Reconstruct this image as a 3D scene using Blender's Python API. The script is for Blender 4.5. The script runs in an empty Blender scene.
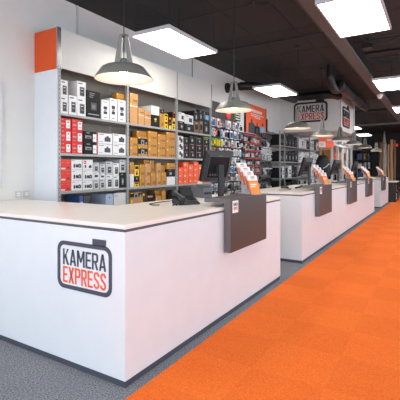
import bpy, math, random
from mathutils import Vector, Matrix
random.seed(7)
R = math.radians
SC = bpy.context.scene
COL = SC.collection
PI = math.pi

# ------------------------------------------------------------------ camera model (photo measured at 400x400)
F, CX, HY, H = 389.0, 200.0, 168.5, 1.4
YAW = R(31.35)
CA, SA = math.cos(YAW), math.sin(YAW)

def d_at(px, y):                       # depth of the point seen at column px on the plane Y = y
    return y / (SA - CA * (px - CX) / F)
def x_at(px, y):
    d = d_at(px, y)
    return d * (CA + SA * (px - CX) / F)
def z_at(py, d):
    return H + (HY - py) * d / F

# ------------------------------------------------------------------ materials
def lin(c):
    c = c / 255.0
    return c / 12.92 if c <= 0.04045 else ((c + 0.055) / 1.055) ** 2.4
def rgb(r, g, b): return (lin(r), lin(g), lin(b), 1.0)
MATS = {}
def mat(name, col, rough=0.5, metal=0.0, emit=None, es=0.0, trans=0.0, spec=0.5, bump=0.0, bscale=200.0):
    if name in MATS: return MATS[name]
    m = bpy.data.materials.new(name); m.use_nodes = True
    nt = m.node_tree; b = nt.nodes['Principled BSDF']
    b.inputs['Base Color'].default_value = rgb(*col)
    b.inputs['Roughness'].default_value = rough
    b.inputs['Metallic'].default_value = metal
    b.inputs['Specular IOR Level'].default_value = spec
    if trans: b.inputs['Transmission Weight'].default_value = trans
    if emit:
        b.inputs['Emission Color'].default_value = rgb(*emit); b.inputs['Emission Strength'].default_value = es
    # slight procedural tone variation on every surface
    tc = nt.nodes.new('ShaderNodeTexCoord'); nz = nt.nodes.new('ShaderNodeTexNoise')
    nz.inputs['Scale'].default_value = 6.0; nz.inputs['Detail'].default_value = 3.0
    mx = nt.nodes.new('ShaderNodeMixRGB'); mx.blend_type = 'MULTIPLY'; mx.inputs[0].default_value = 0.07
    mx.inputs[1].default_value = rgb(*col)
    nt.links.new(tc.outputs['Object'], nz.inputs['Vector'])
    nt.links.new(nz.outputs['Fac'], mx.inputs[2])
    nt.links.new(mx.outputs[0], b.inputs['Base Color'])
    if bump:
        n2 = nt.nodes.new('ShaderNodeTexNoise'); n2.inputs['Scale'].default_value = bscale
        bp = nt.nodes.new('ShaderNodeBump'); bp.inputs['Strength'].default_value = bump; bp.inputs['Distance'].default_value = 0.01
        nt.links.new(tc.outputs['Object'], n2.inputs['Vector']); nt.links.new(n2.outputs['Fac'], bp.inputs['Height'])
        nt.links.new(bp.outputs['Normal'], b.inputs['Normal'])
    MATS[name] = m
    return m

def carpet(name, ca, cb, checker=None, size=0.5, blend=0.5):
    m = bpy.data.materials.new(name); m.use_nodes = True
    nt = m.node_tree; b = nt.nodes['Principled BSDF']
    b.inputs['Roughness'].default_value = 0.95; b.inputs['Specular IOR Level'].default_value = 0.15
    tc = nt.nodes.new('ShaderNodeTexCoord')
    nz = nt.nodes.new('ShaderNodeTexNoise'); nz.inputs['Scale'].default_value = 95; nz.inputs['Detail'].default_value = 5; nz.inputs['Roughness'].default_value = 0.8
    rp = nt.nodes.new('ShaderNodeValToRGB')
    rp.color_ramp.elements[0].position = 0.36; rp.color_ramp.elements[0].color = rgb(*ca)
    rp.color_ramp.elements[1].position = 0.64; rp.color_ramp.elements[1].color = rgb(*cb)
    nt.links.new(tc.outputs['Object'], nz.inputs['Vector']); nt.links.new(nz.outputs['Fac'], rp.inputs['Fac'])
    last = rp.outputs['Color']
    big = nt.nodes.new('ShaderNodeTexNoise'); big.inputs['Scale'].default_value = 2.3; big.inputs['Detail'].default_value = 4
    nt.links.new(tc.outputs['Object'], big.inputs['Vector'])
    mg = nt.nodes.new('ShaderNodeMixRGB'); mg.blend_type = 'OVERLAY'; mg.inputs[0].default_value = 0.12
    nt.links.new(last, mg.inputs[1]); nt.links.new(big.outputs['Fac'], mg.inputs[2]); last = mg.outputs[0]
    if checker:                        # carpet tiles laid with the pile turned a quarter each time
        ck = nt.nodes.new('ShaderNodeTexChecker'); ck.inputs['Scale'].default_value = 1.0 / size
        ck.inputs['Color1'].default_value = (1, 1, 1, 1); ck.inputs['Color2'].default_value = rgb(*checker)
        mv = nt.nodes.new('ShaderNodeMapping'); mv.inputs['Location'].default_value = (-0.02, -0.11, 0.63)
        nt.links.new(tc.outputs['Object'], mv.inputs['Vector']); nt.links.new(mv.outputs['Vector'], ck.inputs['Vector'])
        mx = nt.nodes.new('ShaderNodeMixRGB'); mx.blend_type = 'MULTIPLY'; mx.inputs[0].default_value = blend
        nt.links.new(last, mx.inputs[1]); nt.links.new(ck.outputs['Color'], mx.inputs[2]); last = mx.outputs[0]
    nt.links.new(last, b.inputs['Base Color'])
    bp = nt.nodes.new('ShaderNodeBump'); bp.inputs['Strength'].default_value = 0.5; bp.inputs['Distance'].default_value = 0.006
    nt.links.new(nz.outputs['Fac'], bp.inputs['Height']); nt.links.new(bp.outputs['Normal'], b.inputs['Normal'])
    return m

M_wall = mat('wall paint', (226, 224, 219), 0.7, bump=0.05, bscale=80)
M_white = mat('white laminate', (226, 231, 236), 0.35)
M_top = mat('pale worktop', (242, 235, 229), 0.3)
M_seam = mat('grey seam', (84, 84, 92), 0.5)
M_kick = mat('anthracite plinth', (72, 75, 88), 0.5)
M_brown = mat('taupe laminate', (68, 61, 59), 0.4)
M_taupe_edge = mat('taupe edge', (104, 101, 104), 0.4)
M_steel = mat('galvanised steel', (166, 166, 164), 0.4, 0.25)
M_steel_d = mat('steel dark', (96, 96, 95), 0.45, 0.3)
M_back = mat('grey back panel', (150, 141, 128), 0.6)
M_header = mat('header panel', (208, 206, 200), 0.5)
M_orange_p = mat('orange panel', (226, 84, 14), 0.45)
M_ceil = mat('black ceiling', (46, 46, 46), 0.8, bump=0.1, bscale=40)
M_ceil_d = mat('black metal', (30, 30, 31), 0.5)
M_beam = mat('brown grey beam', (98, 98, 96), 0.7)
M_duct = mat('black duct', (28, 28, 30), 0.4)
M_cable = mat('black cable', (20, 20, 21), 0.6)
M_lamp = mat('grey enamel', (114, 114, 108), 0.45)
M_lampin = mat('white enamel', (248, 244, 236), 0.5)
M_bulb = mat('lit bulb', (255, 244, 228), 0.3, emit=(255, 238, 214), es=44.0)
M_panel = mat('lit diffuser', (255, 255, 255), 0.4, emit=(255, 250, 243), es=9.0)
M_alu = mat('white aluminium', (214, 212, 214), 0.4, 0.1)
M_black = mat('black plastic', (22, 22, 24), 0.5, spec=0.35)
M_dgrey = mat('dark grey plastic', (46, 48, 52), 0.45)
M_mgrey = mat('mid grey plastic', (98, 101, 104), 0.45)
M_screen = mat('screen glass', (12, 13, 16), 0.1)
M_paper = mat('white paper', (243, 242, 240), 0.7)
M_logo_k = mat('logo anthracite', (72, 74, 88), 0.5)
M_logo_o = mat('logo orange red', (238, 98, 62), 0.5)
M_logo_b = mat('sign black', (28, 29, 33), 0.5)
M_logo_r = mat('sign red', (205, 62, 34), 0.5)
M_signw = mat('sign white', (214, 210, 204), 0.5)
M_or_pap = mat('orange print', (250, 146, 58), 0.6)
M_or_dk = mat('deep orange print', (226, 92, 36), 0.6)
M_clear = mat('clear acrylic', (225, 225, 228), 0.15)
# packaging
P = {
 'white': mat('box white', (232, 231, 230), 0.5), 'lgrey': mat('box light grey', (196, 196, 198), 0.5),
 'grey': mat('box grey', (150, 150, 152), 0.5), 'dgrey': mat('box dark grey', (74, 74, 77), 0.5),
 'black': mat('box black', (20, 18, 19), 0.6, spec=0.3), 'red': mat('box red', (216, 34, 36), 0.45),
 'red2': mat('box bright red', (232, 50, 34), 0.45), 'gold': mat('box gold', (192, 132, 44), 0.45),
 'gold2': mat('box deep gold', (176, 118, 30), 0.45), 'tan': mat('box tan', (198, 146, 92), 0.5),
 'yellow': mat('box yellow', (244, 206, 40), 0.45), 'orange': mat('box orange', (255, 100, 40), 0.45),
 'blue': mat('box blue', (62, 92, 150), 0.5), 'lblue': mat('box pale blue', (184, 200, 226), 0.5),
 'ink': mat('print ink', (48, 46, 52), 0.4), 'ink2': mat('print grey ink', (120, 116, 120), 0.5),
 'glass': mat('print lens glass', (66, 60, 74), 0.3), 'green': mat('pack green', (96, 172, 48), 0.5),
 'teal': mat('pack blue', (74, 124, 176), 0.5), 'brown': mat('pack brown', (112, 84, 66), 0.5),
 'pink': mat('pack salmon', (214, 140, 118), 0.5), 'sky': mat('pack sky', (108, 164, 214), 0.4),
 'jean': mat('printed blue grey', (66, 72, 98), 0.5), 'shirt': mat('printed pale blue', (150, 178, 206), 0.5),
 'goldink': mat('gold print ink', (122, 82, 26), 0.5),
}
M_slat = mat('dark slatwall', (62, 60, 60), 0.6)
M_slat_l = mat('pale slatwall', (150, 146, 142), 0.6)
M_chrome = mat('chrome hook', (190, 190, 192), 0.25, 0.9)
M_wood = mat('pale wood', (196, 158, 118), 0.7, bump=0.3, bscale=30)
M_wood2 = mat('brown wood', (150, 108, 74), 0.7, bump=0.3, bscale=30)
M_bark = mat('silver grey wood', (178, 168, 156), 0.6)
M_dark = mat('dark cabinet', (44, 38, 36), 0.5)
M_dwall = mat('charcoal wall', (60, 58, 60), 0.7)
M_redseat = mat('red shell', (206, 32, 40), 0.4)
M_exit = mat('exit red', (200, 30, 28), 0.5, emit=(220, 30, 24), es=0.5)

# ------------------------------------------------------------------ mesh builder
class MB:
    def __init__(s): s.v=[]; s.f=[]; s.m=[]; s.sm=[]; s.mats=[]
    def mi(s, m):
        if m not in s.mats: s.mats.append(m)
        return s.mats.index(m)
    def face(s, pts, m, smooth=False):
        b=len(s.v); s.v+= [tuple(p) for p in pts]; s.f.append(list(range(b,b+len(pts)))); s.m.append(s.mi(m)); s.sm.append(smooth)
    def box(s, x0,x1,y0,y1,z0,z1, m, taper=0.0):
        if x0>x1: x0,x1=x1,x0
        if y0>y1: y0,y1=y1,y0
        if z0>z1: z0,z1=z1,z0
        b=len(s.v); t=taper
        s.v += [(x0,y0,z0),(x1,y0,z0),(x1,y1,z0),(x0,y1,z0),(x0+t,y0+t,z1),(x1-t,y0+t,z1),(x1-t,y1-t,z1),(x0+t,y1-t,z1)]
        for q in ((3,2,1,0),(4,5,6,7),(0,1,5,4),(1,2,6,5),(2,3,7,6),(3,0,4,7)):
            s.f.append([b+i for i in q]); s.m.append(s.mi(m)); s.sm.append(False)
        return s
    def qy(s, x0,x1,z0,z1,y,m):        # a print on a face that looks towards -Y
        s.face([(x0,y,z0),(x1,y,z0),(x1,y,z1),(x0,y,z1)],m); return s
    def disc(s, cx,cz,r,y,m,n=14,sx=1.0):
        s.face([(cx+math.cos(2*PI*i/n)*r*sx,y,cz+math.sin(2*PI*i/n)*r) for i in range(n)],m); return s
    def prism(s, pts, axis, a0, a1, m):   # polygon pts in the two other axes, swept along axis
        def P3(p,a):
            if axis=='x': return (a,p[0],p[1])
            if axis=='y': return (p[0],a,p[1])
            return (p[0],p[1],a)
        n=len(pts); b=len(s.v)
        s.v += [P3(p,a0) for p in pts]+[P3(p,a1) for p in pts]
        k=s.mi(m)
        for i in range(n):
            j=(i+1)%n; s.f.append([b+i,b+j,b+n+j,b+n+i]); s.m.append(k); s.sm.append(False)
        s.f.append([b+i for i in range(n)][::-1]); s.m.append(k); s.sm.append(False)
        s.f.append([b+n+i for i in range(n)]); s.m.append(k); s.sm.append(False)
        return s
    def tube(s, path, r, m, n=8, caps=True, radii=None):
        path=[Vector(p) for p in path]; rings=[]; b=len(s.v)
        for i,p in enumerate(path):
            t=(path[min(i+1,len(path)-1)]-path[max(i-1,0)])
            if t.length<1e-9: t=Vector((0,0,1))
            t.normalize()
            up=Vector((0,0,1)) if abs(t.z)<0.9 else Vector((1,0,0))
            a=t.cross(up).normalized(); c=a.cross(t).normalized(); rr=radii[i] if radii else r
            for k in range(n):
                an=2*PI*k/n; s.v.append(tuple(p+a*math.cos(an)*rr+c*math.sin(an)*rr))
        mi=s.mi(m)
        for i in range(len(path)-1):
            for k in range(n):
                j=(k+1)%n; s.f.append([b+i*n+k,b+i*n+j,b+(i+1)*n+j,b+(i+1)*n+k]); s.m.append(mi); s.sm.append(True)
        if caps:
            s.face([s.v[b+k] for k in range(n)],m); s.face([s.v[b+(len(path)-1)*n+k] for k in range(n)][::-1],m)
        return s
    def lathe(s, prof, m, n=32, c=(0,0,0), smooth=True):
        b=len(s.v); mi=s.mi(m)
        for (r,z) in prof:
            for k in range(n):
                a=2*PI*k/n; s.v.append((c[0]+r*math.cos(a),c[1]+r*math.sin(a),c[2]+z))
        for i in range(len(prof)-1):
            for k in range(n):
                j=(k+1)%n; s.f.append([b+i*n+k,b+i*n+j,b+(i+1)*n+j,b+(i+1)*n+k]); s.m.append(mi); s.sm.append(smooth)
        return s
    def mesh(s, name):
        me=bpy.data.meshes.new(name); me.from_pydata(s.v,[],s.f)
        for m in s.mats: me.materials.append(m)
        me.polygons.foreach_set('material_index', s.m); me.polygons.foreach_set('use_smooth', s.sm)
        me.update(); return me
    def build(s, name, parent=None, loc=(0,0,0), rz=0.0, bevel=0.0, label=None, recalc=False):
        me=s.mesh(name); o=bpy.data.objects.new(name,me); COL.objects.link(o)
        o.location=loc; o.rotation_euler=(0,0,rz)
        if recalc:
            import bmesh
            bm=bmesh.new(); bm.from_mesh(me); bmesh.ops.recalc_face_normals(bm,faces=bm.faces); bm.to_mesh(me); bm.free()
        if parent: o.parent=parent
        if bevel:
            md=o.modifiers.new('edge','BEVEL'); md.width=bevel; md.segments=2; md.limit_method='ANGLE'; md.angle_limit=R(50)
        if label: o['label']=label
        return o

def tag(o,label,cat,group=None):
    o['label']=label; o['category']=cat
    if group: o['group']=group
    return o
def thing(name,label,cat,loc=(0,0,0),rz=0.0,group=None):
    o=bpy.data.objects.new(name,None); COL.objects.link(o); o.empty_display_size=0.1
    o.location=loc; o.rotation_euler=(0,0,rz)
    return tag(o,label,cat,group)
def struct(o): o['kind']='structure'; return o
KIDS={}
def dup(root,loc,label,rz=None,group=None):
    def cp(o,parent):
        c=o.copy(); COL.objects.link(c)
        if parent is not None: c.parent=parent
        for k in [q for q in ALLKIDS(o)]: cp(k,c)
        return c
    r=cp(root,None); r.location=loc
    if rz is not None: r.rotation_euler=(0,0,rz)
    r['label']=label
    if group: r['group']=group
    return r
def ALLKIDS(o): return list(o.children)

# ------------------------------------------------------------------ lettering and the logo
def glyphs():
    t=.125; G={}
    def rc(x0,z0,x1,z1): return [(x0,z0),(x1,z0),(x1,z1),(x0,z1)]
    w=.50
    G['K']=(w,[rc(0,0,t,1),[(t,.34),(w-.145,1),(w,1),(t,.56)][::-1],[(.17,.46),(w-.14,0),(w+.01,0),(.26,.60)]])
    w=.52
    G['A']=(w,[[(0,0),(t,0),(w/2+.05,1),(w/2-.07,1)],[(w-t,0),(w,0),(w/2+.07,1),(w/2-.05,1)],rc(.1,.2,w-.1,.31)])
    w=.62
    G['M']=(w,[rc(0,0,t,1),rc(w-t,0,w,1),[(0,1),(w/2-.055,.28),(w/2+.055,.28),(t+.02,1)],[(w,1),(w-t-.02,1),(w/2-.055,.28),(w/2+.055,.28)]])
    w=.42
    G['E']=(w,[rc(0,0,t,1),rc(t,0,w,.12),rc(t,.44,w-.04,.56),rc(t,.88,w,1)])
    w=.47
    bowl=[rc(0,0,t,1),rc(t,.88,w-.14,1),rc(t,.42,w-.14,.54),[(w-.14,.88),(w-t,.83),(w,.87),(w-.05,.965),(w-.14,1)],rc(w-t,.59,w,.83)]
    bowl[-1]=[(w-t,.59),(w,.55),(w,.87),(w-t,.83)]
    bowl.append([(w-.14,.42),(w-.05,.455),(w,.55),(w-t,.59),(w-.14,.54)])
    G['P']=(w,bowl)
    G['R']=(w,bowl+[[(.20,.43),(w-.13,0),(w+.01,0),(.33,.43)]])
    w=.50
    G['X']=(w,[[(0,0),(.15,0),(w,1),(w-.15,1)],[(w-.15,0),(w,0),(.15,1),(0,1)]])
    w=.46
    c=[(w-.062,.74),(w-.07,.84),(w-.13,.92),(w/2,.94),(.13,.92),(.07,.83),(.065,.73),(.09,.63),(.17,.555),(w-.17,.455),(w-.085,.37),(w-.062,.27),(w-.07,.17),(w-.13,.08),(w/2,.06),(.13,.08),(.07,.16),(.062,.26)]
    L=[];Rr=[]
    for k,p in enumerate(c):
        a=Vector(c[max(k-1,0)]); b=Vector(c[min(k+1,len(c)-1)]); d=(b-a).normalized(); n=Vector((-d.y,d.x))*.0625
        L.append((p[0]+n.x,p[1]+n.y)); Rr.append((p[0]-n.x,p[1]-n.y))
    G['S']=(w,[[Rr[k],Rr[k+1],L[k+1],L[k]] for k in range(len(c)-1)])
    return G
GLY=glyphs()
def text_mesh(txt, w, h, m, depth=0.002):
    sp=.085; tot=sum(GLY[c][0] for c in txt)+sp*(len(txt)-1); b=MB(); x=0
    for c in txt:
        gw,polys=GLY[c]
        for pl in polys:
            pts=[((x+p[0])/tot*w,p[1]*h) for p in pl]
            ar=sum(pts[k][0]*pts[(k+1)%len(pts)][1]-pts[(k+1)%len(pts)][0]*pts[k][1] for k in range(len(pts)))
            if ar<0: pts=pts[::-1]
            b.face([(p[0],-depth,p[1]) for p in pts],m)
            for k in range(len(pts)):
                q,r=pts[k],pts[(k+1)%len(pts)]
                b.face([(r[0],-depth,r[1]),(q[0],-depth,q[1]),(q[0],0,q[1]),(r[0],0,r[1])],m)
        x+=gw+sp
    return b

def rrect(x0,x1,z0,z1,r,n=6):
    pts=[]
    for (cx,cz,a0) in ((x1-r,z0+r,-90),(x1-r,z1-r,0),(x0+r,z1-r,90),(x0+r,z0+r,180)):
        for i in range(n+1):
            a=R(a0+90*i/n); pts.append((cx+r*math.cos(a),cz+r*math.sin(a)))
    return pts
def ring(b,outer,inner,y0,y1,m):
    n=len(outer)
    for i in range(n):
        j=(i+1)%n
        o0,o1,i0,i1=outer[i],outer[j],inner[i],inner[j]
        b.face([(o0[0],y0,o0[1]),(o1[0],y0,o1[1]),(i1[0],y0,i1[1]),(i0[0],y0,i0[1])],m)
        b.face([(o1[0],y0,o1[1]),(o0[0],y0,o0[1]),(o0[0],y1,o0[1]),(o1[0],y1,o1[1])],m)
        b.face([(i0[0],y0,i0[1]),(i1[0],y0,i1[1]),(i1[0],y1,i1[1]),(i0[0],y1,i0[1])],m)

def logo(parent, loc, rz, w, h, mk, mr, t=0.004, fill=None, flip_hump=True):
    """camera outline with the two words; local x runs left to right for the reader, z up, face to -Y"""
    th=0.052*w
    b=MB(); ring(b, rrect(0,w,0,h,0.19*h), rrect(th,w-th,th,h-th,0.13*h), -t, 0, mk)
    b.box(w*0.665,w*0.90,-t,0,h-0.005,h+0.12*h,mk)
    b.build('logo_outline',parent,loc,rz,recalc=False)
    if fill:
        MB().prism(rrect(th*.5,w-th*.5,th*.5,h-th*.5,0.1*h),'y',-t*.4,0.0,fill).build('logo_ground',parent,loc,rz)
    sc=0.79
    tw=w*sc; x0=(w-tw)/2+0.005*w
    a=text_mesh('KAMERA',tw,h*0.335,mk,t*0.9); 
    off=Matrix.Rotation(rz,3,'Z')@Vector((x0,0,h*0.50))
    a.build('lettering',parent,Vector(loc)+off,rz)
    a=text_mesh('EXPRESS',tw,h*0.335,mr,t*0.9)
    off=Matrix.Rotation(rz,3,'Z')@Vector((x0,0,h*0.125))
    a.build('lettering',parent,Vector(loc)+off,rz,label='orange red lettering')

# ================================================================== THE SETTING
CEIL=3.6; YW=4.15; XF=27.0; YR=-4.2; XN=-3.2
floor=MB().box(XN,XF,YR,YW+.1,-0.1,0.0,carpet('grey carpet',(54,58,64),(168,171,178))).build('floor'); struct(floor)
oc=MB().box(XN,XF,-1.2,1.61,0.0005,0.004,carpet('orange carpet tiles',(240,98,28),(255,138,60),checker=(240,228,222),size=0.5,blend=0.36)).build('floor_carpet'); struct(oc)
struct(MB().box(XN,XF,YW,YW+.12,0,CEIL,M_wall).build('wall_back'))
fw=MB(); fw.box(21.0,XF,YR-.12,YR,0,CEIL,M_wall); fw.box(XN,21.0,YR-.12,YR,3.1,CEIL,M_wall); fw.box(XN,21.0,YR-.12,YR,0,.9,M_wall)  # wall out of view; its window openings are added and sized for fill daylight
for px_ in (XN,1.2,5.2,9.2,13.2,17.2): fw.box(px_,px_+.12,YR-.12,YR,.9,3.1,M_wall)
struct(fw.build('wall_front'))
struct(MB().box(XF,XF+.12,YR,YW+.1,0,CEIL,M_dwall).build('wall_end'))
# street side: piers and lintel round a wide glazed shopfront (behind the camera)
fr=MB(); fr.box(XN-.12,XN,YR,-3.9,0,CEIL,M_wall); fr.box(XN-.12,XN,3.9,YW+.1,0,CEIL,M_wall); fr.box(XN-.12,XN,-3.9,3.9,3.2,CEIL,M_wall)
struct(fr.build('wall_street'))
# ceiling of black boards with thin joints
cb=MB(); cb.box(XN,XF,YR,YW+.1,CEIL,CEIL+.1,M_ceil)
struct(cb.build('ceiling'))
jb=MB()
x=-2.4
while x<XF: jb.box(x-.006,x+.006,YR,YW,CEIL-.006,CEIL-.0005,M_ceil_d); x+=1.2
for y in [-3.4,-2.2,-1.0,0.2,1.9,2.6,3.4]: jb.box(XN,XF,y-.006,y+.006,CEIL-.006,CEIL-.0005,M_ceil_d)
struct(jb.build('trim_1'))
tb=MB(); tb.box(XN,XF,1.16,1.345,3.3,3.335,M_beam)
for k in range(14):
    for y_ in(1.18,1.325): tb.tube([(-2.5+k*2.2,y_,3.335),(-2.5+k*2.2,y_,CEIL-.001)],.006,M_ceil_d,5)
struct(tb.build('ceiling_beam'))
# bulkhead boxed out from the back wall
BX0,BX1,BY,BZ=11.58,13.75,2.34,2.5
struct(MB().box(BX0,BX1,BY,YW-.001,BZ,CEIL-.001,M_wall).build('wall_bulkhead'))
# joint cover on the back wall above the shelves
xx=x_at(77.5,YW-.01)
struct(MB().box(xx-.02,xx+.02,YW-.012,YW-.0005,3.0,CEIL-.002,M_header).build('trim_2'))
xx=x_at(192.5,YW-.01)
struct(MB().box(xx-.012,xx+.012,YW-.01,YW-.0005,2.6,CEIL-.002,M_back).build('trim_3'))

# ================================================================== COUNTERS
CF=1.693; CB=2.665; CT=1.04; SEAM=1.008
def l_poly(x0,x1,y0,y1,xi,yi,yt): return [(x0,y0),(x1,y0),(x1,yi),(xi,yi),(xi,yt),(x0,yt)]
def panel_holder(root, x0, w=0.88, notice=True):
    """taupe front panel that folds over the counter into a small raised ledge"""
    yf=1.62
    b=MB(); b.prism([(yf,0.62),(yf+.066,0.62),(yf+.066,1.078),(1.9,1.078),(1.9,1.118),(yf,1.118)],'x',x0,x0+w,M_brown)
    o=b.build('service_panel',root,bevel=.003,recalc=True)
    e=MB(); e.prism([(yf+.001,0.621),(yf+.065,0.621),(yf+.065,1.079),(1.899,1.079),(1.899,1.117),(yf+.001,1.117)],'x',x0-.003,x0-.0003,M_taupe_edge)
    e.build('panel_edge',o,label='grey end edge of taupe panel')
    if notice:
        n=MB(); n.box(x0+.035,x0+.155,yf-.004,yf-.0005,0.985,1.098,M_paper); no=n.build('notice',o,label='small white notice')
        t=text_mesh('KAMERA',.09,.028,M_logo_k,.001); t.build('lettering',no,(x0+.05,yf-.0045,1.05))
        t=text_mesh('EXPRESS',.09,.028,M_logo_o,.001); t.build('lettering',no,(x0+.05,yf-.0045,1.012))
    return o

c1=thing('sales_counter','white L-shaped sales counter bearing the large camera-outline logo, nearest to us','counter',(1.864,1.693,0))
M_c1=Matrix.Translation((-1.864,-1.693,0))
def at_root(o,root):                       # keep world position when parented to a moved Empty
    o.matrix_parent_inverse=Matrix.Translation(-Vector(root.location))
X1,X1E,XI=1.864,4.735,2.82
def part(b,name,root,**k):
    o=b.build(name,root,**k); at_root(o,root); return o
def fix(root):
    for c in root.children:
        at_root(c,root)
b=MB(); b.prism(l_poly(X1,X1E,CF,CB,XI,CB,4.14),'z',0.042,SEAM-.015,M_white); part(b,'body',c1,bevel=.003,recalc=True)
b=MB(); b.prism(l_poly(X1+.001,X1E-.001,CF+.001,CB-.001,XI-.001,CB-.001,4.139),'z',SEAM-.015,SEAM+.003,M_seam); part(b,'shadow_gap',c1,recalc=True,label='dark grey line under the worktop')
b=MB(); b.prism(l_poly(X1-.001,X1E+.001,CF-.001,CB+.001,XI+.001,CB+.001,4.141),'z',SEAM+.003,CT,M_top); part(b,'worktop',c1,bevel=.003,recalc=True)
b=MB(); b.prism(l_poly(X1+.004,X1E-.004,CF+.004,CB-.004,XI-.004,CB-.004,4.138),'z',0.0006,0.042,M_kick); part(b,'plinth',c1,recalc=True,label='dark grey plinth')
panel_holder(c1,3.2)
logo(c1,(X1-.0005,2.337,0.552),-PI/2,0.532,0.335,M_logo_k,M_logo_o,t=.003)
fix(c1)

def straight_counter(x0,x1,label,panels):
    c=thing('sales_counter',label,'counter',(x0,CF,0))
    def rp(i): return [(x0+i,CF+i),(x1-i,CF+i),(x1-i,CB-i),(x0+i,CB-i)]
    b=MB(); b.prism(rp(0),'z',0.042,SEAM-.015,M_white); b.build('body',c,bevel=.003,recalc=True)
    MB().prism(rp(.001),'z',SEAM-.015,SEAM+.003,M_seam).build('shadow_gap',c,recalc=True,label='dark grey line under the worktop')
    MB().prism(rp(-.001),'z',SEAM+.003,CT,M_top).build('worktop',c,bevel=.003,recalc=True)
    MB().prism(rp(.004),'z',0.0006,0.042,M_kick).build('plinth',c,recalc=True,label='dark grey plinth')
    for p in panels: panel_holder(c,p)
    fix(c); return c
PANX=[6.36,8.96,11.55]
c2=straight_counter(5.665,13.4,'long white sales counter with three taupe service panels, beyond the gap','' or PANX)
c3=straight_counter(15.0,17.5,'short white sales counter farthest away with one taupe panel at its end',[15.06])

# ================================================================== SHELVING UNITS
YF,YB=3.74,4.12
ZB=[0.25,0.69,1.13,1.58,2.05]           # tops of the boards
UX=[3.005,4.18,5.40,6.55]
def bay(x0,x1,label,first=False,last=False,htop=3.03,hbot=2.57,header=True,boards=ZB,group='steel shelving bays along the back wall',zt=None):
    r=thing('shelving_unit',label,'shelf unit',(x0,YB,0),group=group)
    zt=zt or htop
    xs=[x0]+([x1] if last else [])
    for xu in xs:
        for (ya,yb) in ((YF,YF+.035),(YB-.035,YB)):
            b=MB(); b.box(xu-.017,xu+.017,ya,yb,0.0006,zt,M_steel)
            for k in range(int((zt-.1)/.05)):
                zz=.06+k*.05; b.qy(xu-.005,xu+.005,zz,zz+.022,ya-.0006,M_steel_d)
            b.build('upright',r)
    for z in boards:
        b=MB(); b.box(x0+.019,x1-.019,YF+.004,YB-.04,z-.03,z,M_steel); b.build('shelf_board',r,bevel=.003)
    MB().box(x0+.019,x1-.019,YB-.034,YB-.028,0.1,zt-.02,M_back).build('back_panel',r)
    if header:
        MB().box(x0+.019,x1-.019,YF-.006,YF+.012,hbot,htop,M_header).build('header_panel',r,bevel=.002)
    if first:
        xe=x0-.019
        MB().box(xe-.018,xe,YF+.006,YW-.002,0.0006,hbot-.02,M_white).build('end_panel',r,label='white end panel')
        MB().box(xe-.018,xe,YF+.006,YW-.006,hbot-.019,htop,M_orange_p).build('end_header',r,label='orange end panel')
        MB().box(xe-.02,xe+.036,YF-.012,YF+.004,hbot-.02,htop+.006,M_chrome).build('corner_strip',r,label='shiny metal corner strip')
    if last:
        MB().box(x1+.019,x1+.03,YF-.008,YB,hbot,htop,M_steel).build('end_strip',r)
    fix(r); return r
bay(UX[0],UX[1],'steel shelving bay with the orange end panel, stacked with red and white boxes',first=True)
bay(UX[1],UX[2],'middle steel shelving bay stacked with gold boxes')
bay(UX[2],UX[3],'steel shelving bay of black boxes with orange boxes on its third shelf',last=True)

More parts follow.
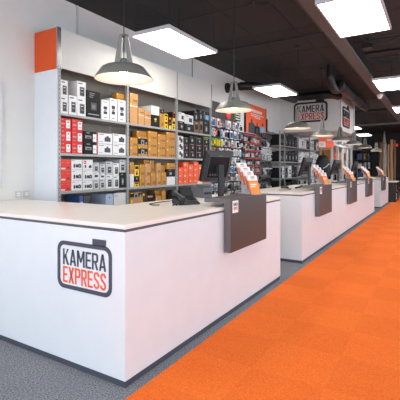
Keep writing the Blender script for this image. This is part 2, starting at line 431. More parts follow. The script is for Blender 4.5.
# ------------------------------------------------------------------ packaging
def bars(b,x0,x1,z0,z1,n,m,e):
    hh=(z1-z0)/(2*n-1)
    for i in range(n):
        xa=x0; xb=x0+(x1-x0)*random.uniform(.55,1.0)
        b.qy(xa,xb,z0+2*i*hh,z0+(2*i+1)*hh,e,m)
def cam(b,cx,cz,s,e,body,lens):            # printed picture of a camera
    b.prism([(cx-.5*s,cz-.3*s),(cx+.5*s,cz-.3*s),(cx+.5*s,cz+.22*s),(cx+.22*s,cz+.24*s),(cx+.14*s,cz+.40*s),(cx-.14*s,cz+.40*s),(cx-.22*s,cz+.24*s),(cx-.5*s,cz+.2*s)],'y',e,e+.0003,body)
    b.disc(cx,cz-.03*s,.25*s,e-.0003,lens); b.disc(cx,cz-.03*s,.14*s,e-.0005,body)
def boxmesh(kind,w,h,d):
    b=MB(); e=-.0007; g=.0008
    x0,x1=-w/2+g,w/2-g
    def base(m): b.box(x0,x1,0,d,0,h-g,P[m])
    def q(a,c,u,v,m,k=0): b.qy(x0+(x1-x0)*a,x0+(x1-x0)*c,h*u,h*v,e-k*.0004,P[m])
    X=lambda a:x0+(x1-x0)*a
    if kind=='lens':                        # tall white carton with a dark photo of a lens
        base('white'); q(.28,.86,.12,.68,'ink2'); q(.36,.80,.16,.62,'ink',1); q(.42,.72,.30,.40,'ink2',2); q(.12,.6,.84,.9,'ink'); q(.4,.7,.52,.56,'white',2)
    elif kind=='lens_tall':
        base('white'); q(.18,.7,.88,.91,'ink'); q(.28,.76,.52,.68,'ink'); q(.28,.76,.28,.42,'ink'); q(.34,.66,.44,.50,'ink2'); q(.3,.7,.08,.12,'ink2')
    elif kind=='lens_grey':
        base('lgrey'); q(.24,.80,.14,.62,'ink2'); q(.32,.72,.18,.58,'ink',1); q(.4,.66,.4,.46,'lgrey',2); q(.12,.6,.84,.9,'ink')
    elif kind=='lens_short':
        base('white'); q(.22,.82,.3,.66,'ink'); q(.1,.5,.8,.88,'ink2')
    elif kind=='black_big':
        base('black'); bars(b,X(.2),X(.62),h*.74,h*.92,3,P['ink2'],e); q(.3,.72,.28,.56,'dgrey'); q(.38,.62,.34,.48,'ink2',1); q(.1,.9,.1,.14,'grey')
    elif kind=='red_label':
        base('red'); q(.55,.93,.12,.82,'white'); q(.68,.8,.60,.72,'ink',1); q(.62,.86,.30,.34,'ink2',1); q(.08,.42,.42,.56,'pink'); q(.1,.34,.82,.88,'pink'); q(.1,.34,.12,.18,'pink')
    elif kind=='black_cam':
        base('black'); q(.12,.56,.36,.62,'grey'); q(.2,.5,.40,.52,'ink',1); q(.2,.46,.82,.9,'grey'); q(.68,.94,.08,.80,'white'); q(.94,1,.0,1,'red'); q(.75,.86,.4,.5,'pink',1)
    elif kind=='white_cam':
        base('white'); cam(b,X(.67),h*.46,.42*w,e,P['ink'],P['glass']); q(.08,.4,.84,.9,'ink2'); q(.06,.34,.14,.24,'lgrey'); q(.0,1.0,.0,.02,'ink2')
    elif kind=='red_cam':
        base('red2'); q(.08,.46,.06,.2,'white'); cam(b,X(.76),h*.22,.24*w,e,P['ink'],P['dgrey']); q(.1,.3,.66,.7,'pink'); q(.55,.85,.66,.7,'pink'); q(.1,.85,.9,.92,'pink')
    elif kind=='white_kit':
        base('white'); q(.18,.34,.22,.58,'ink'); b.disc(X(.5),h*.40,.13*w,e,P['ink']); b.disc(X(.76),h*.42,.16*w,e,P['ink']); q(.6,.92,.24,.5,'ink'); b.disc(X(.76),h*.40,.08*w,e-.0006,P['grey']); q(.06,.3,.86,.91,'ink2'); q(.06,.9,.03,.05,'ink2')
    elif kind=='white_kit_red':
        base('white'); q(.18,.32,.22,.5,'ink'); b.disc(X(.76),h*.36,.12*w,e,P['ink']); q(.6,.88,.22,.42,'ink'); b.disc(X(.2),h*.74,.14*w,e,P['red']); b.disc(X(.2),h*.74,.06*w,e-.0004,P['white']); q(.06,.9,.03,.05,'ink2')
    elif kind in('gold','gold_dark','tan'):
        base({'gold':'gold','gold_dark':'gold2','tan':'tan'}[kind]); q(.06,.22,.78,.94,'yellow'); q(.34,.9,.12,.34,'goldink'); q(.42,.52,.16,.30,'gold',1); q(.66,.74,.16,.30,'gold',1)
    elif kind=='tan_line':
        base('tan'); q(0,1,.82,.86,'white'); q(.06,.24,.88,.97,'yellow')
    elif kind=='gold_photo':
        base('gold'); q(.0,1,.26,.86,'black'); b.disc(X(.48),h*.44,.17*w,e-.0006,P['grey']); b.disc(X(.48),h*.44,.09*w,e-.001,P['black']); b.disc(X(.84),h*.40,.07*w,e-.0006,P['grey']); q(.06,.2,.82,.97,'yellow',2); q(.3,.66,.66,.72,'grey',1)
    elif kind=='yellow_pack':
        base('yellow'); q(.1,.9,.62,.9,'black'); q(.3,.7,.1,.34,'black'); q(.25,.75,.4,.5,'red',1)
    elif kind=='black_yellow':
        base('black'); q(.38,.62,.56,.72,'yellow'); q(.4,.6,.4,.5,'grey')
    elif kind=='blackcap':
        base('black'); q(.1,.9,.0,.3,'yellow'); q(.2,.8,.84,1,'orange'); q(.3,.6,.45,.6,'red')
    elif kind=='white_plain':
        base('white'); q(.05,.3,.86,.92,'lgrey')
    elif kind=='lblue':
        base('lblue'); q(.4,.62,.84,.9,'ink2'); q(.6,.9,.1,.2,'grey')
    elif kind=='blue':
        base('blue'); q(.3,.9,.72,.8,'lblue'); q(.4,.8,.42,.5,'lblue')
    elif kind=='greyblue':
        base('dgrey'); q(.1,.5,.5,.6,'lblue'); q(.55,.92,.62,.7,'grey')
    elif kind=='white_square':
        base('white'); q(.48,.86,.22,.66,'ink'); q(.1,.4,.8,.88,'ink2')
    elif kind=='black_pack':
        base('black'); q(.0,.07,.0,1,'brown'); b.disc(X(.55),h*.46,min(w,h)*.26,e,P['dgrey']); b.disc(X(.55),h*.46,min(w,h)*.12,e-.0004,P['lgrey']); q(.2,.7,.82,.9,'pink')
    elif kind=='black_tall':
        base('black'); q(.3,.62,.2,.62,'ink2'); q(.2,.5,.84,.9,'grey'); q(.4,.55,.3,.5,'lgrey',1)
    elif kind=='brown_pack':
        base('brown'); q(.2,.8,.3,.7,'black'); q(.3,.7,.82,.9,'pink')
    elif kind=='black_screen':
        base('black'); q(.32,.94,.16,.66,'sky'); q(.45,.7,.3,.5,'lblue',1); q(.06,.2,.2,.9,'ink2')
    elif kind=='white_col':
        base('white'); b.disc(X(.34),h*.6,.24*w,e,P['ink']); b.disc(X(.66),h*.36,.24*w,e,P['ink']); q(.1,.9,.04,.08,'ink2')
    elif kind=='orange':
        base('orange'); q(.16,.46,.44,.6,'white'); q(.56,.8,.16,.3,'pink'); q(.1,.3,.8,.88,'pink'); q(.0,1,0,.03,'red')
    elif kind=='white_photo':
        base('white'); q(.3,.62,.2,.8,'ink'); q(.7,.9,.3,.5,'ink2')
    elif kind=='dgrey':
        base('dgrey'); q(.06,.94,.55,.95,'black')
    return b.mesh('packaging')
KNAME={'lens':('lens_box','white lens box with dark photo'),'lens_tall':('lens_box','tall white lens box'),'lens_grey':('lens_box','light grey lens box'),
'lens_short':('lens_box','short white lens box'),'black_big':('camera_box','big black box with grey print'),'red_label':('camera_box','red box with white side label'),
'black_cam':('camera_box','black camera box with white label'),'white_cam':('camera_box','white box with camera picture'),'red_cam':('camera_box','bright red box with white lettering'),
'white_kit':('camera_box','white camera kit box'),'white_kit_red':('camera_box','white camera kit box with red seal'),'gold':('camera_box','gold box with yellow corner'),
'gold_dark':('camera_box','dark gold box'),'tan':('lens_box','tan gold box'),'tan_line':('lens_box','tan box with white line'),'gold_photo':('camera_box','gold box with black camera photo'),
'yellow_pack':('accessory_box','yellow and black pack'),'black_yellow':('camera_box','black box with yellow mark'),'blackcap':('accessory_box','black pack with orange top'),
'white_plain':('carton','plain white carton'),'lblue':('carton','pale blue carton'),'blue':('carton','dark blue carton'),'greyblue':('carton','grey blue carton'),
'white_square':('lens_box','white box with black square'),'black_pack':('lens_box','black box with round print'),'black_tall':('lens_box','tall black box'),'brown_pack':('lens_box','brown black box'),
'black_screen':('camera_box','black box with blue picture'),'white_col':('lens_box','white box with black discs'),'orange':('accessory_box','orange box'),
'white_photo':('accessory_box','white box with black photo'),'dgrey':('carton','dark grey carton')}
ORD=['first','second','third','fourth','fifth','sixth','seventh','eighth','ninth','tenth','eleventh','twelfth']
LVL={2.05:'top shelf',1.58:'second shelf',1.13:'third shelf',0.69:'lowest visible shelf'}
BAYN=['end panel bay','gold bay','black box bay']
def stack(bayi,zb,si,p0,p1,items,depth=0.27,yf=None,nudge=0.0):
    """items from the bottom up: (kind, row of the photo where its front top edge lies)"""
    y=(yf or YF+.02)+nudge; xa,xb=max(x_at(p0,y),UX[bayi]+.021),min(x_at(p1,y),UX[bayi+1]-.021); xc=(xa+xb)/2; d=CA*xc+SA*y
    z=zb+.001; n=len(items)
    for i,(kind,top) in enumerate(items):
        zt=min(z_at(top,d),{2.05:9,1.58:2.008,1.13:1.542,.69:1.09}[zb]-.008); h=max(.03,zt-z)
        nm,look=KNAME[kind]
        if n==1: pos='alone as'; lab=f'{look}, {ORD[si]} stack along the {LVL[zb]}, {BAYN[bayi]}'
        else:
            pos='lowest' if i==0 else 'topmost' if i==n-1 else ('second up' if i==1 else 'third up')
            lab=f'{look}, {pos} in {ORD[si]} stack, {LVL[zb]}, {BAYN[bayi]}'
        me=boxmesh(kind,xb-xa-.004,h-.0015,(.1 if kind=='gold_dark' and i==n-1 else depth)+random.uniform(-.02,.01))
        o=bpy.data.objects.new(nm,me); COL.objects.link(o)
        o.location=(xc,y+(.03 if kind=='gold_dark' and i==n-1 and n>1 else random.uniform(0,.006)),z); o.rotation_euler=(0,0,0)
        tag(o,lab,'box',f'boxes on the {LVL[zb]} of the {BAYN[bayi]}')
        z+=h
T,S2,S3,S4=2.05,1.58,1.13,0.69
# --- bay one
L=[(60.3,68,[('lens',96.5),('lens',80)]),(69,77,[('lens',95.5)]),(77.3,86,[('lens',98),('lens',81.5)]),(86.6,100.5,[('black_big',91)]),
   (101.5,109.3,[('lens_tall',100)]),(109.8,117,[('lens_tall',98.5)]),(118,126.6,[('lens_tall',100),('gold_dark',93.5)])]
for i,(a,b_,it) in enumerate(L): stack(0,T,i,a,b_,it)
L=[(60.3,71.2,[('red_label',142),('red_label',129.3),('red_label',117)]),(71.8,82.8,[('red_label',142.6),('red_label',131),('red_label',119.5)]),
   (83.6,97.4,[('black_cam',142.5),('black_cam',131.5)]),(98,112.3,[('white_cam',144),('white_cam',133.3)]),(113,126.4,[('white_cam',144.5),('white_cam',134)])]
for i,(a,b_,it) in enumerate(L): stack(0,S2,i,a,b_,it)
L=[(60.3,71,[('red_cam',181),('red_cam',170),('red_cam',159)]),(71.6,82.4,[('white_kit',181),('white_kit',170),('white_kit',159.5)]),(82.9,93,[('white_kit',181),('white_kit',170.3),('white_kit_red',159.5)]),
   (93.5,99.3,[('lens_grey',179.5),('lens_short',172.3),('lens_grey',162.5)]),(99.9,105.4,[('lens_grey',179),('lens_short',173.7),('lens_grey',163.8)]),
   (106,112.9,[('lens',175),('lens_grey',161.5)]),(113.4,119.2,[('lens',175.5),('lens',163)]),(119.8,126.5,[('black_tall',172.3),('lens_grey',159.5)])]
for i,(a,b_,it) in enumerate(L): stack(0,S3,i,a,b_,it)
L=[(79.5,83.5,[('blue',195.5)]),(84,91,[('greyblue',195.3)]),(106,113.4,[('lblue',194)]),(114,126.3,[('white_plain',192.7)])]
for i,(a,b_,it) in enumerate(L): stack(0,S4,i,a,b_,it)
# --- bay two
L=[(130,138,[('tan_line',102.8),('tan',93.4)]),(138.4,144.3,[('tan_line',113.5),('tan',108.5)]),(144.7,151,[('tan_line',116.5),('tan',111.3)]),(151.6,159.6,[('black_yellow',115),('white_plain',106)]),
   (160.2,164,[('gold',113.5),('black_pack',109)]),(164.8,168.2,[('yellow_pack',121),('yellow_pack',113.6)]),(168.5,172,[('blackcap',117.5)]),(172.3,175.8,[('yellow_pack',120.5),('blackcap',112)])]
for i,(a,b_,it) in enumerate(L): stack(1,T,i,a,b_,it)
L=[(130,137.5,[('gold',146.6),('gold',137.5)]),(138,147.8,[('gold_photo',147),('gold_photo',137),('gold_dark',131)]),(148.3,157.2,[('gold',147.8),('gold',139.4),('gold',131.3)]),
   (157.7,165.8,[('gold',149.8),('gold',142.4),('gold',134.3)]),(166.3,175.4,[('gold',148.8),('gold',140.5),('gold',132.3)])]
for i,(a,b_,it) in enumerate(L): stack(1,S2,i,a,b_,it)
L=[(130,134.2,[('white_plain',181),('white_plain',174),('gold',162)]),(134.6,139.2,[('yellow_pack',182),('black_yellow',176),('yellow_pack',165)]),(139.7,145,[('gold',176),('gold',164.5)]),
   (145.4,150.8,[('tan',177),('tan',163.5),('gold_dark',160)]),(151.2,155.9,[('gold',172.5),('gold_dark',160.3)]),(156.4,161,[('tan',174),('tan',163)]),
   (161.4,166.4,[('gold',172.3),('gold_dark',165)]),(167,175.3,[('white_plain',176.6),('black_tall',169),('gold',163.2)])]
for i,(a,b_,it) in enumerate(L): stack(1,S3,i,a,b_,it)
L=[(130,142.5,[('tan',198.5),('gold_photo',192.3)]),(143,145.2,[('yellow_pack',193.6)]),(145.7,155.6,[('black_pack',193.5)]),(156,161.5,[('tan',196),('gold_dark',190.5)]),(162,166,[('gold',190.2)])]
for i,(a,b_,it) in enumerate(L): stack(1,S4,i,a,b_,it)
# --- bay three
L=[(178.6,184.6,[('black_pack',121.2),('white_square',112.5)]),(185,193.6,[('black_tall',124),('white_square',115)]),(194.2,199,[('brown_pack',121.5),('black_tall',110.8)]),
   (199.4,203.2,[('brown_pack',121),('black_tall',110.5)]),(203.6,209.6,[('black_tall',121.5),('black_screen',111.8)])]
for i,(a,b_,it) in enumerate(L): stack(2,T,i,a,b_,it)
L=[(178.6,183.6,[('white_col',150),('white_col',143),('white_col',136)]),(184,189,[('black_pack',151),('black_pack',144),('black_pack',137)]),(189.4,195.6,[('black_pack',151),('black_pack',143.5),('black_tall',135.8)]),
   (196,202.8,[('black_pack',151.5),('black_pack',144.5),('black_pack',137.8)]),(203.2,209.5,[('black_pack',151.5),('black_pack',145),('black_pack',138.3)])]
for i,(a,b_,it) in enumerate(L): stack(2,S2,i,a,b_,it)
L=[(178.6,183.2,[('orange',179),('orange',173),('orange',167.5)]),(183.5,188.6,[('orange',179),('orange',173),('orange',167.5),('orange',162.4)]),(188.9,193.8,[('orange',178.6),('orange',172),('orange',164.6)]),
   (194.1,198.6,[('orange',178.6),('orange',172),('orange',167),('orange',161.8)]),(198.9,203.8,[('orange',178.6),('orange',172),('orange',164.5)]),(204.1,209.4,[('orange',178.6),('orange',171)])]
for i,(a,b_,it) in enumerate(L): stack(2,S3,i,a,b_,it)
L=[(180,187,[('greyblue',190)]),(188,196,[('dgrey',191)]),(198,208,[('lblue',189)])]
for i,(a,b_,it) in enumerate(L): stack(2,S4,i,a,b_,it)

# ================================================================== WALL FITTINGS AT THE LEFT
xe=x_at(1.2,YW-.02)
w=thing('wall_panel','pale grey framed panel hung on the white wall','wall panel',(xe-.5,YW-.03,1.18))
MB().box(-.5,.5,0,.025,0,1.19,M_alu).build('backing',w); 
b=MB(); ring(b,[(-.5,0),(.5,0),(.5,1.19),(-.5,1.19)],[(-.46,.04),(.46,.04),(.46,1.15),(-.46,1.15)],-.008,0,M_alu); b.build('edge_frame',w)
for px,lb in((18,'white wall socket farther from the shelving'),(26,'white wall socket closer to the shelving')):
    x=x_at(px,YW); s=thing('wall_socket',lb,'socket',(x,YW-.012,1.1),group='wall sockets above the counter')
    MB().box(-.04,.04,0,.0115,-.04,.04,M_header).build('cover_plate',s,bevel=.003)
    b=MB(); b.disc(0,0,.024,-.0006,M_lampin); b.disc(-.009,0,.004,-.001,M_black,8); b.disc(.009,0,.004,-.001,M_black,8); b.build('outlet',s)

# ================================================================== HOOK WALLS
def pack_mesh(v,w,h,c1,c2):
    b=MB(); m1,m2=P[c1],P[c2]
    b.prism([(-w/2,-h),(w/2,-h),(w/2,-.012),(w*.16,.0),(-w*.16,.0),(-w/2,-.012)],'y',0,.004,m1)
    e=-.0004
    if v==0:
        b.box(-w*.36,w*.36,-.035,-.0005,-h*.88,-h*.42,m2,taper=.004); b.qy(-w*.4,w*.4,-h*.34,-h*.2,e,P['ink'])
    elif v==1:
        b.box(-w*.3,w*.3,-.045,-.0005,-h*.8,-h*.3,m2,taper=.006); b.qy(-w*.4,w*.3,-h*.96,-h*.86,e,P['lgrey'])
    elif v==2:
        b.box(-w*.42,w*.42,-.03,-.0005,-h*.95,-h*.5,m2); b.disc(0,-h*.72,w*.24,-.031,P['ink'])
        b.qy(-w*.35,w*.35,-h*.4,-h*.26,e,P['ink2'])
    else:
        b.box(-w*.22,w*.22,-.05,-.0005,-h*.92,-h*.25,m2,taper=.004); b.qy(-w*.44,-.2*w,-h*.4,-h*.2,e,P['red'])
    return b.mesh('pack')
PACKC=[('white','dgrey'),('lgrey','dgrey'),('black','dgrey'),('dgrey','black'),('white','black'),('white','teal'),('lgrey','black'),('black','lgrey'),('white','red'),('teal','white'),('black','pink'),('lgrey','white'),('dgrey','lgrey'),('pink','white'),('white','dgrey'),('blue','white'),('brown','lgrey')]
CW={'white':'white','lgrey':'light grey','grey':'grey','black':'black','teal':'blue','dgrey':'dark grey','pink':'salmon','blue':'navy','brown':'brown','green':'green','gold':'gold','red':'red','yellow':'yellow','sky':'sky blue','orange':'orange','gold2':'dark gold'}
def hookwall(label,short,x0,x1,z1,rows,ncol,pal,msl,strips=None,special={},z0=0.35):
    yb=YW-.012
    r=thing('hook_wall',label,'display panel',(x0,yb,z0),group='hook walls along the back wall')
    b=MB(); b.box(x0,x1,yb-.02,yb,z0,z1,msl)
    zz=z0+.08
    while zz<z1-.05: b.box(x0+.002,x1-.002,yb-.0205,yb-.0195,zz,zz+.008,M_black); zz+=.1
    b.build('slat_panel',r)
    step=(x1-x0-.04)/ncol
    for ri,(zt,hh) in enumerate(rows):
        if strips and ri in strips:
            MB().box(x0+.02,x1-.02,yb-.20,yb-.196,zt+.006,zt+.026,strips[ri]).build('price_strip',r,label='red price strip' if strips[ri] is P['red'] else 'white price strip')
            b2=MB()
            b2.box(x0+.03,x0+.04,yb-.197,yb-.02,zt+.012,zt+.02,M_chrome); b2.box(x1-.04,x1-.03,yb-.197,yb-.02,zt+.012,zt+.02,M_chrome)
            b2.build('strip_bracket',r)
        for c in range(ncol):
            xc=x0+.02+step*(c+.5)
            b=MB(); b.tube([(xc,yb-.02,zt-.008),(xc,yb-.185,zt-.008),(xc,yb-.19,zt+.001)],.003,M_chrome,5); b.build('hook',r)
            c1,c2=special.get(ri,lambda c:None)(c) or random.choice(pal)
            me=pack_mesh(random.randrange(4),step*.88,hh*random.uniform(.9,1.0),c1,c2)
            o=bpy.data.objects.new('blister_pack',me); COL.objects.link(o)
            o.location=(xc,yb-.135-random.uniform(0,.03),zt-.001)
            tag(o,f'{CW[c1]} hanging packet, {ORD[c]} along {ORD[ri]} hook row down, {short}','packet',f'hanging packets on the {short}')
    fix(r)
LIGHTP=[('grey','lgrey'),('grey','dgrey'),('dgrey','grey'),('white','lgrey'),('white','dgrey'),('lgrey','dgrey'),('lgrey','black'),('white','pink'),('lgrey','grey'),('white','teal'),('lgrey','brown'),('dgrey','lgrey'),('pink','lgrey'),('white','black'),('brown','lgrey'),('lgrey','white'),('black','lgrey'),('lgrey','dgrey'),('dgrey','pink')]
rowsA=[(2.47,.20),(2.255,.195),(2.045,.18),(1.85,.175),(1.66,.175),(1.47,.175),(1.28,.175),(1.09,.175),(.90,.17)]
hookwall('dark hook wall with a row of green packets beside the black box shelves','green packet hook wall',6.66,7.56,2.86,rowsA,8,LIGHTP,M_slat,
    special={0:lambda c:[('white','sky'),('white','red'),('white','teal')][c%3] if c<4 else None,1:lambda c:[('pink','orange'),('dgrey','black'),('teal','sky'),('lgrey','white')][c%4],2:lambda c:('green','yellow') if c<7 else None,3:lambda c:('gold2','black') if c in(1,3,4) else None})
hookwall('dark hook wall carrying the round red sign and striped sign','round sign hook wall',7.575,8.46,2.86,rowsA,8,LIGHTP,M_slat)
rowsB=[(2.20,.155),(2.01,.155),(1.82,.155),(1.63,.155),(1.44,.155),(1.25,.155),(1.06,.15),(.88,.15)]
hookwall('hook wall with red price strips beneath the orange poster','red strip hook wall',8.5,9.6,2.3,rowsB,9,[('black','lgrey'),('brown','lgrey'),('dgrey','pink'),('black','grey'),('dgrey','black'),('black','dgrey'),('lgrey','brown')],M_slat,
    strips={i:P['red'] for i in range(6)})
rowsC=[(2.36,.17),(2.15,.17),(1.95,.155),(1.77,.155),(1.58,.155),(1.38,.155),(1.18,.155),(.98,.15)]
hookwall('narrow hook wall with white price strips next to the black bag racks','white strip hook wall',9.66,10.38,2.42,rowsC,6,[('black','dgrey'),('dgrey','black'),('lgrey','white'),('dgrey','lgrey'),('white','lgrey')],M_slat_l,
    strips={2:P['white'],3:P['white'],5:P['white']},special={2:lambda c:('white','lgrey'),3:lambda c:('white','lgrey') if c%3 else ('lgrey','grey'),4:lambda c:('black','dgrey'),6:lambda c:('dgrey','black'),0:lambda c:('black','dgrey')})
# shop signs on and above the hook walls
def xz(px,py,y): return x_at(px,y), z_at(py,d_at(px,y))
yk=YW-.034
x,z=xz(228.5,113.5,yk-.01)
s=tag(MB().build('round_sign',None),'round red sign on the dark hook wall above the packets','sign') if False else None
s=thing('round_sign','round red sign on the dark hook wall above the packets','sign',(x,yk,z))
MB().prism([(math.cos(a*PI/14)*.135,math.sin(a*PI/14)*.135) for a in range(28)],'y',-.012,0,P['red']).build('disc',s,recalc=True)
b=MB(); b.qy(-.07,.07,-.005,.02,-.0126,P['white']); b.qy(-.05,.05,-.045,-.025,-.0126,P['pink']); b.build('print',s)
x,z=xz(237.5,121,yk-.01)
s=thing('stripe_sign','black sign with green edge and white stripes on the hook wall','sign',(x,yk,z))
MB().box(-.16,.16,-.012,0,0,.26,P['black']).build('board',s)
b=MB(); b.qy(-.16,-.125,0,.26,-.0126,P['green'])
for k in range(4): b.qy(-.1,.145,.03+k*.06,.055+k*.06,-.0126,P['white'])
b.build('print',s)
# orange poster with three people
xa,za=xz(246,133.5,YW-.05); xb=x_at(266,YW-.05); zb=2.83
s=thing('poster','large orange poster picturing three people above the red price strips','poster',(xa,YW-.05,2.325))
pw=xb-xa; ph=.735
MB().box(0,pw,0,.045,0,ph,P['orange']).build('print_panel',s,bevel=.003)
MB().box(-.02,-.0005,-.004,.045,-.01,ph+.01,M_black).build('side_rail',s)
MB().box(pw+.0005,pw+.02,-.004,.045,-.01,ph+.01,M_black).build('side_rail',s)
b=MB(); e=-.001
bars_=[(.28,.78,.74,.84),(.22,.86,.66,.69),(.22,.7,.60,.63),(.4,.72,.545,.575)]
for a,c,u,v in bars_:
    x=a
    while x<c-.02:
        ww=random.uniform(.035,.09); b.qy(pw*x,pw*min(c,x+ww),ph*u,ph*v,e,P['white']); x+=ww+.015
b.build('lettering',s,label='white lettering')
b=MB()
for cx,hh,body,head in((.26,.50,'jean','ink'),(.53,.38,'black','dgrey'),(.80,.42,'shirt','ink')):
    X=lambda t:pw*t
    b.prism([(X(cx-.15),0.0),(X(cx+.15),0.0),(X(cx+.15),ph*hh*.60),(X(cx+.11),ph*hh*.69),(X(cx+.035),ph*hh*.73),(X(cx-.035),ph*hh*.73),(X(cx-.11),ph*hh*.69),(X(cx-.15),ph*hh*.60)],'y',e-.0006,e,P[body])
    b.disc(X(cx),ph*(hh*.73+.062),ph*.07,e-.0009,P[head],14,1.0)
    b.prism([(X(cx-.06),0),(X(cx+.06),0),(X(cx+.05),ph*hh*.5),(X(cx-.05),ph*hh*.55)],'y',e-.0012,e-.0008,P['dgrey' if body!='shirt' else 'lblue'])
b.build('picture',s,label='picture of three people')
x0_=x_at(267,YW-.05); x1_=10.42
s=thing('dark_screen','dark panel mounted beside the orange poster','panel',(x0_,YW-.05,2.44))
MB().box(0,x1_-x0_,0,.045,0,.36,M_black).build('casing',s,bevel=.004)
MB().box(.02,x1_-x0_-.02,-.002,-.0003,.02,.34,M_screen).build('glass',s)

# ================================================================== LIGHT PANELS
def light_panel(x,y,label,first=None):
    if first: return dup(first,(x,y,3.08),label)
    r=thing('ceiling_light',label,'light',(x,y,3.08),group='flat light panels hung from the ceiling')
    b=MB(); hw,hd=.6,.3
    b.box(-hw,hw,-hd,-hd+.02,0,.045,M_alu); b.box(-hw,hw,hd-.02,hd,0,.045,M_alu)
    b.box(-hw,-hw+.02,-hd+.02,hd-.02,0,.045,M_alu); b.box(hw-.02,hw,-hd+.02,hd-.02,0,.045,M_alu)
    b.box(-hw+.02,hw-.02,-hd+.02,hd-.02,.036,.045,M_alu); b.build('frame',r)
    MB().box(-hw+.0205,hw-.0205,-hd+.0205,hd-.0205,.003,.03,M_panel).build('diffuser',r,label='lit white diffuser')
    for sx in(-1,1):
        for sy in(-1,1):
            b=MB(); b.tube([(sx*(hw-.05),sy*(hd-.03),.046),(sx*(hw-.05),sy*(hd-.03),CEIL-3.08-.001)],.0025,M_cable,5); b.build('wire',r)
    b=MB(); b.tube([(.05,0,.046),(.05,.01,.25),(.09,.02,.4),(.06,.0,CEIL-3.08-.001)],.006,M_cable,6); b.build('power_cord',r)
    return r
lp=light_panel(4.37,3.03,'flat light panel hung over the gold boxes and main counter')
for (x,y,l) in((8.15,3.01,'flat light panel hung before the orange poster'),(17.2,3.03,'nearer of two light panels beyond the bulkhead'),(21.0,3.13,'farther of two light panels beyond the bulkhead'),
    (4.62,.77,'large light panel over the orange carpet, cut by the picture top'),(8.68,.77,'light panel over the carpet, second along the beam'),(12.55,.77,'light panel over the carpet, third along the beam, near the detector'),
    (0.5,.77,'light panel over the carpet behind the viewer'),(.5,3.03,'light panel over the counter wing near the street'),
    (4.6,-2.2,'light panel in the far row level with the main counter'),(8.7,-2.2,'light panel in the far row level with the long counter'),(16.5,.77,'light panel over the carpet, fourth along the beam'),(20.4,.77,'added unseen light panel over the carpet, fifth along the beam'),(12.4,-2.2,'added unseen light panel in the far row level with the bulkhead'),(16.4,-2.2,'added unseen light panel in the far row level with the farthest counter')):  # fifth beam, bulkhead and farthest counter panels: unseen, added to brighten the far end
    light_panel(x,y,l,lp)

# ================================================================== PENDANT LAMPS
LZ=2.122; LY=2.15
def pendant(x,label):
    r=thing('pendant_lamp',label,'lamp',(x,LY,LZ),group='grey pendant lamps over the counters')
    b=MB(); b.lathe([(.232,-.004),(.230,.004),(.176,.082),(.150,.096),(.075,.112),(.030,.116)],M_lamp,40); b.build('shade',r)
    b=MB(); b.lathe([(.0,.108),(.075,.104),(.146,.089),(.171,.077),(.2255,-.003),(.232,-.004)],M_lampin,40); b.build('shade_lining',r,label='white inside of the shade')
    b=MB(); b.lathe([(.0,.165),(.022,.163),(.026,.15),(.034,.135),(.036,.1165)],M_lamp,20); b.lathe([(.0,.06),(.026,.06),(.028,.112)],M_lampin,16); b.build('socket',r)
    b=MB(); b.lathe([(.001,.018),(.018,.021),(.030,.029),(.034,.040),(.030,.051),(.022,.057),(.020,.06)],M_bulb,20); b.build('bulb',r,label='glowing bulb')
    for sx in(-1,1):
        b=MB()
        pts=[(sx*.074,.1125),(sx*.030,.1165),(sx*.009,.338),(sx*.036,.338)]
        b.prism(pts,'y',-.024,.024,M_lamp); b.build('arm',r,recalc=True)
    b=MB(); b.lathe([(.0,.362),(.016,.36),(.038,.35),(.038,.339),(.0,.339)],M_lamp,18); b.build('cap',r)
    b=MB(); b.tube([(0,0,.164),(0,0,CEIL-LZ-.02)],.0045,M_cable,6); b.build('cable',r)
    b=MB(); b.lathe([(.0,CEIL-LZ-.001),(.05,CEIL-LZ-.001),(.045,CEIL-LZ-.025),(.0,CEIL-LZ-.03)],M_ceil_d,16); b.build('ceiling_rose',r)
    r.rotation_euler=(0,0,R(-56))
    return r
pl=pendant(x_at(123.9,LY),'grey pendant lamp nearest to us, over the L-shaped counter')
for x,l in((4.34,'second grey pendant lamp, over the screen on the near counter'),(6.9,'third grey pendant lamp, in front of the bulkhead sign'),
           (8.7,'fourth grey pendant lamp, near the bulkhead corner'),(10.55,'fifth grey pendant lamp, over the long counter'),(12.4,'sixth grey pendant lamp, below the bulkhead side sign'),
           (14.6,'seventh grey pendant lamp, above the gap between far counters'),(17.6,'eighth grey pendant lamp, farthest away')):
    dup(pl,(x,LY,LZ),l,rz=R({6.9:2,8.7:-20,4.34:-62}.get(x,-50)))

# ================================================================== BULKHEAD SIGNS
s=thing('shop_sign','camera-outline shop sign on the bulkhead facing us','sign',(BX0-.002,3.71,2.775),group='camera-outline signs on the bulkhead')
logo(s,(-.004,0,0),-PI/2,1.0,.60,M_logo_b,M_logo_r,t=.02,fill=M_signw)
s=thing('shop_sign','camera-outline shop sign on the bulkhead side facing the carpet','sign',(11.75,BY-.002,2.62),group='camera-outline signs on the bulkhead')
logo(s,(0,-.004,0),0,1.0,.60,M_logo_b,M_logo_r,t=.02,fill=M_signw)

